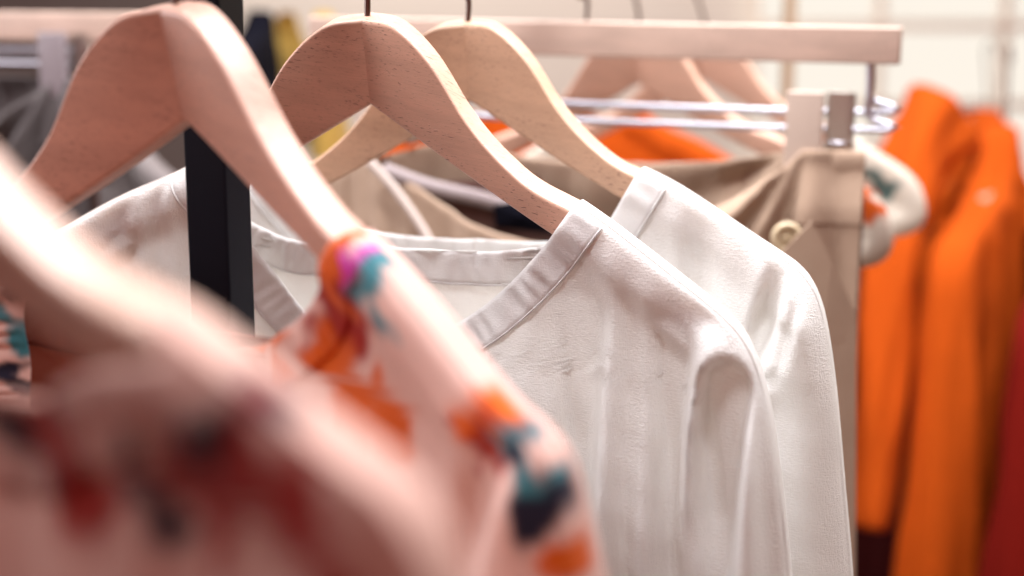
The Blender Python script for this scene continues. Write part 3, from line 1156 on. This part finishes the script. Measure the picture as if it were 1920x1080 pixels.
P = Pose(at(1690, 330, 2.4), -.5, .0, .1, 1.15)  # coat added only to darken the shaded gap between sleeve and body
G = Garment(P, .05, .205, SLV2, SLV2, (-.2, 1.5), (-.12, 2.2), -.9, 66, nf=14, famp=.012, r=.02, r_sl=.04)
G.build('hanging_coat', 'dark maroon coat added for the shade in the gap below the orange sleeve', 'coat', M_gap_shade, None, 'coats on the right rail')

# orange top behind the trousers
P = Pose(at(1030, 48, 1.9), -.15, .0, .1, 1.6)
G = Garment(P, .08, .205, SLV2, SLV2, (-.2, 1.5), (-.12, 2.2), -.7, 71, nf=14, famp=.010, r=.02, r_sl=.04)
G.build('orange_top', 'orange top glimpsed behind the long clip hanger', 'top', M_orange)

# ------------------------------------------------------------------ left background: clip hanger with charcoal trousers
A5, B5 = at(-420, 44, 1.42), at(262, 52, 1.30)
hk5, clips5, u5, n5, up5 = clip_hanger(A5, B5, 'blurred clip hanger with wooden bar at the upper left', M_bar, railp=at(-80, -160, 1.36), clip_f=(.1, .80), drop=.033, mclip=plain('grey_clip', (.30, .26, .28), .4))
tr5 = trousers('charcoal_trousers', 'dark grey trousers hanging from the clip hanger at upper left', clips5[0] + up5 * .012, clips5[1] + up5 * .014, u5, n5, M_grey, M_brown, 8, sag_f=.07, sag_b=.0)
P = Pose(at(170, 150, 1.6), -.4, 0, .1, 1.1)
G = Garment(P, .06, .205, SLV2, SLV2, (-.2, 1.5), (-.12, 2.2), -.7, 77, nf=14, famp=.012, r=.02, r_sl=.04)
G.build('grey_jacket', 'dark grey jacket behind the charcoal trousers at left', 'jacket', fabric('grey_wool', (.20, .17, .165), .05))

# yellow and navy garments at the top, between post and sharp hanger
for px, py, D, k, m, nm, lb, yaw in (
        (592, -45, 2.3, 1.2, M_yellow, 'yellow_jacket', 'mustard yellow jacket blurred at top behind the sharp hanger', -1.0),
        (507, -40, 2.15, 1.0, M_navy, 'navy_jacket', 'navy jacket seen edge-on beside the black post', -1.35)):
    P = Pose(at(px, py, D), yaw, 0, .1, k)
    G = Garment(P, .06, .205, SLV2, SLV2, (-.2, 1.5), (-.12, 2.2), -.27 if m is M_yellow else -.6, 80, nf=10, famp=.008, r=.02, r_sl=.03)
    G.build(nm, lb, 'jacket', m)

# ------------------------------------------------------------------ setting: floor, back wall, shop window
M_floor = plain('shop_floor', (.22, .17, .14), .5, noise=.15, nscale=6)
V, F = box((0, 2, -.05), np.array([6, 0, 0]), np.array([0, 6, 0]), np.array([0, 0, .05]))
tag(mesh_obj('floor', V, F, M_floor, None, False), kind='structure')
M_wall = plain('cream_wall', (.74, .70, .65), .8, noise=.05, nscale=2)
V, F = box((0, 5.6, 1.6), np.array([6, 0, 0]), np.array([0, .05, 0]), np.array([0, 0, 1.6]))
tag(mesh_obj('back_wall', V, F, M_wall, None, False), kind='structure')
# window with pale frame bars set in the back wall
M_pane = emit('daylit_pane', (1.0, .92, .81), 1.0)
M_frame = plain('cream_frame', (.93, .87, .78), .6)
wn = empty('shop_window', (1.6, 5.5, 1.2))
tag(wn, 'bright blurred shop window with cream bars at upper right', 'window')
x0, x1, z0, z1 = .92, 3.3, .75, 2.6
V, F = box(((x0 + x1) / 2, 5.535, (z0 + z1) / 2), np.array([(x1 - x0) / 2, 0, 0]), np.array([0, .006, 0]), np.array([0, 0, (z1 - z0) / 2]))
part('pane', (V, F), M_pane, wn)
for x in np.linspace(x0, x1, 6):
    part('mullion', box((x, 5.50, (z0 + z1) / 2), np.array([.018, 0, 0]), np.array([0, .025, 0]), np.array([0, 0, (z1 - z0) / 2]), .004), M_frame, wn)
for z in (z0, 1.18, 1.48, z1):
    part('transom', box(((x0 + x1) / 2, 5.49, z), np.array([(x1 - x0) / 2, 0, 0]), np.array([0, .025, 0]), np.array([0, 0, .018]), .004), M_frame, wn)

pq = empty('display_panel', (-1.5, 4.6, 1.2))
tag(pq, 'plain grey display panel blurred at the upper left edge', 'panel')
M_panel = plain('grey_panel', (.17, .15, .14), .7, noise=.1, nscale=4)
pl, pr_ = at(-700, 0, 4.4), at(395, 0, 4.4)
part('board', box(((pl[0] + pr_[0]) / 2, pl[1], 1.0), np.array([(pr_[0] - pl[0]) / 2, 0, 0]), np.array([0, .015, 0]), np.array([0, 0, 1.0]), .004), M_panel, pq)
part('stand', box(((pl[0] + pr_[0]) / 2, pl[1] + .1, .03), np.array([.5, 0, 0]), np.array([0, .12, 0]), np.array([0, 0, .03]), .004), M_panel, pq)

# ------------------------------------------------------------------ light


def area(name, loc, target, size, power, col):
    d = bpy.data.lights.new(name, 'AREA')
    d.shape = 'RECTANGLE'
    d.size, d.size_y = size
    d.energy = power
    d.color = col
    o = bpy.data.objects.new(name, d)
    COL.objects.link(o)
    o.location = loc
    o.rotation_euler = (Vector(target) - Vector(loc)).to_track_quat('-Z', 'Y').to_euler()
    return o


area('ceiling_lamp', (.2, 1.12, 2.9), (.2, 1.05, 1.4), (1.9, .55), 90, (.98, .975, 1.0))
area('high_back_lamp', (.5, 3.3, 2.75), (0, .6, 1.45), (2.6, 1.0), 14, (.98, .97, 1.0))
area('side_lamp', (-1.6, 1.0, 1.95), (.15, 1.0, 1.45), (.8, .8), 17, (1.0, .96, .98))
sp = area('blouse_fill', (-.12, .05, 2.95), (.0, .95, 1.42), (.5, .3), 2.15, (.97, .985, 1.0))  # added fill light with no visible source, brightens the white blouses
sp.data.spread = math.radians(50)
area('back_lamp', (-.4, 4.2, 2.9), (0, 5.6, 1.5), (3.0, .6), 60, (1.0, .93, .84))
area('window_lamp', (2.2, 3.2, 2.3), (.3, 1.0, 1.4), (1.2, 1.2), 20, (1.0, .80, .55))

w = bpy.data.worlds.new('World')
sc.world = w
w.use_nodes = True
nt = w.node_tree
nt.nodes.clear()
out = nt.nodes.new('ShaderNodeOutputWorld')
bg = nt.nodes.new('ShaderNodeBackground')
tc = nt.nodes.new('ShaderNodeTexCoord')


def lobe(direction, col, lo, hi):
    d = nt.nodes.new('ShaderNodeVectorMath')
    d.operation = 'DOT_PRODUCT'
    v = Vector(direction).normalized()
    d.inputs[1].default_value = v
    nt.links.new(tc.outputs['Generated'], d.inputs[0])
    r = nt.nodes.new('ShaderNodeMapRange')
    r.interpolation_type = 'SMOOTHSTEP'
    r.inputs['From Min'].default_value = lo
    r.inputs['From Max'].default_value = hi
    nt.links.new(d.outputs['Value'], r.inputs['Value'])
    s = nt.nodes.new('ShaderNodeVectorMath')
    s.operation = 'SCALE'
    s.inputs[0].default_value = col
    nt.links.new(r.outputs[0], s.inputs['Scale'])
    return s.outputs[0]


parts = [lobe((0, .35, 1), (.30, .30, .32), .3, .95), lobe((0, -1, -.1), (.24, .036, .026), -.2, .8), lobe((1, .6, .2), (.25, .17, .10), .0, .9)]
acc = parts[0]
for p in parts[1:]:
    ad = nt.nodes.new('ShaderNodeVectorMath')
    nt.links.new(acc, ad.inputs[0])
    nt.links.new(p, ad.inputs[1])
    acc = ad.outputs[0]
nt.links.new(acc, bg.inputs[0])
nt.links.new(bg.outputs[0], out.inputs[0])

sc.view_settings.view_transform = 'Standard'
sc.view_settings.look = 'None'
sc.view_settings.exposure = 0
sc.view_settings.gamma = 1
try:
    sc.view_settings.use_curve_mapping = False
except Exception:
    pass
sc.render.engine = 'CYCLES'
sc.cycles.use_denoising = True
sc.cycles.max_bounces = 10
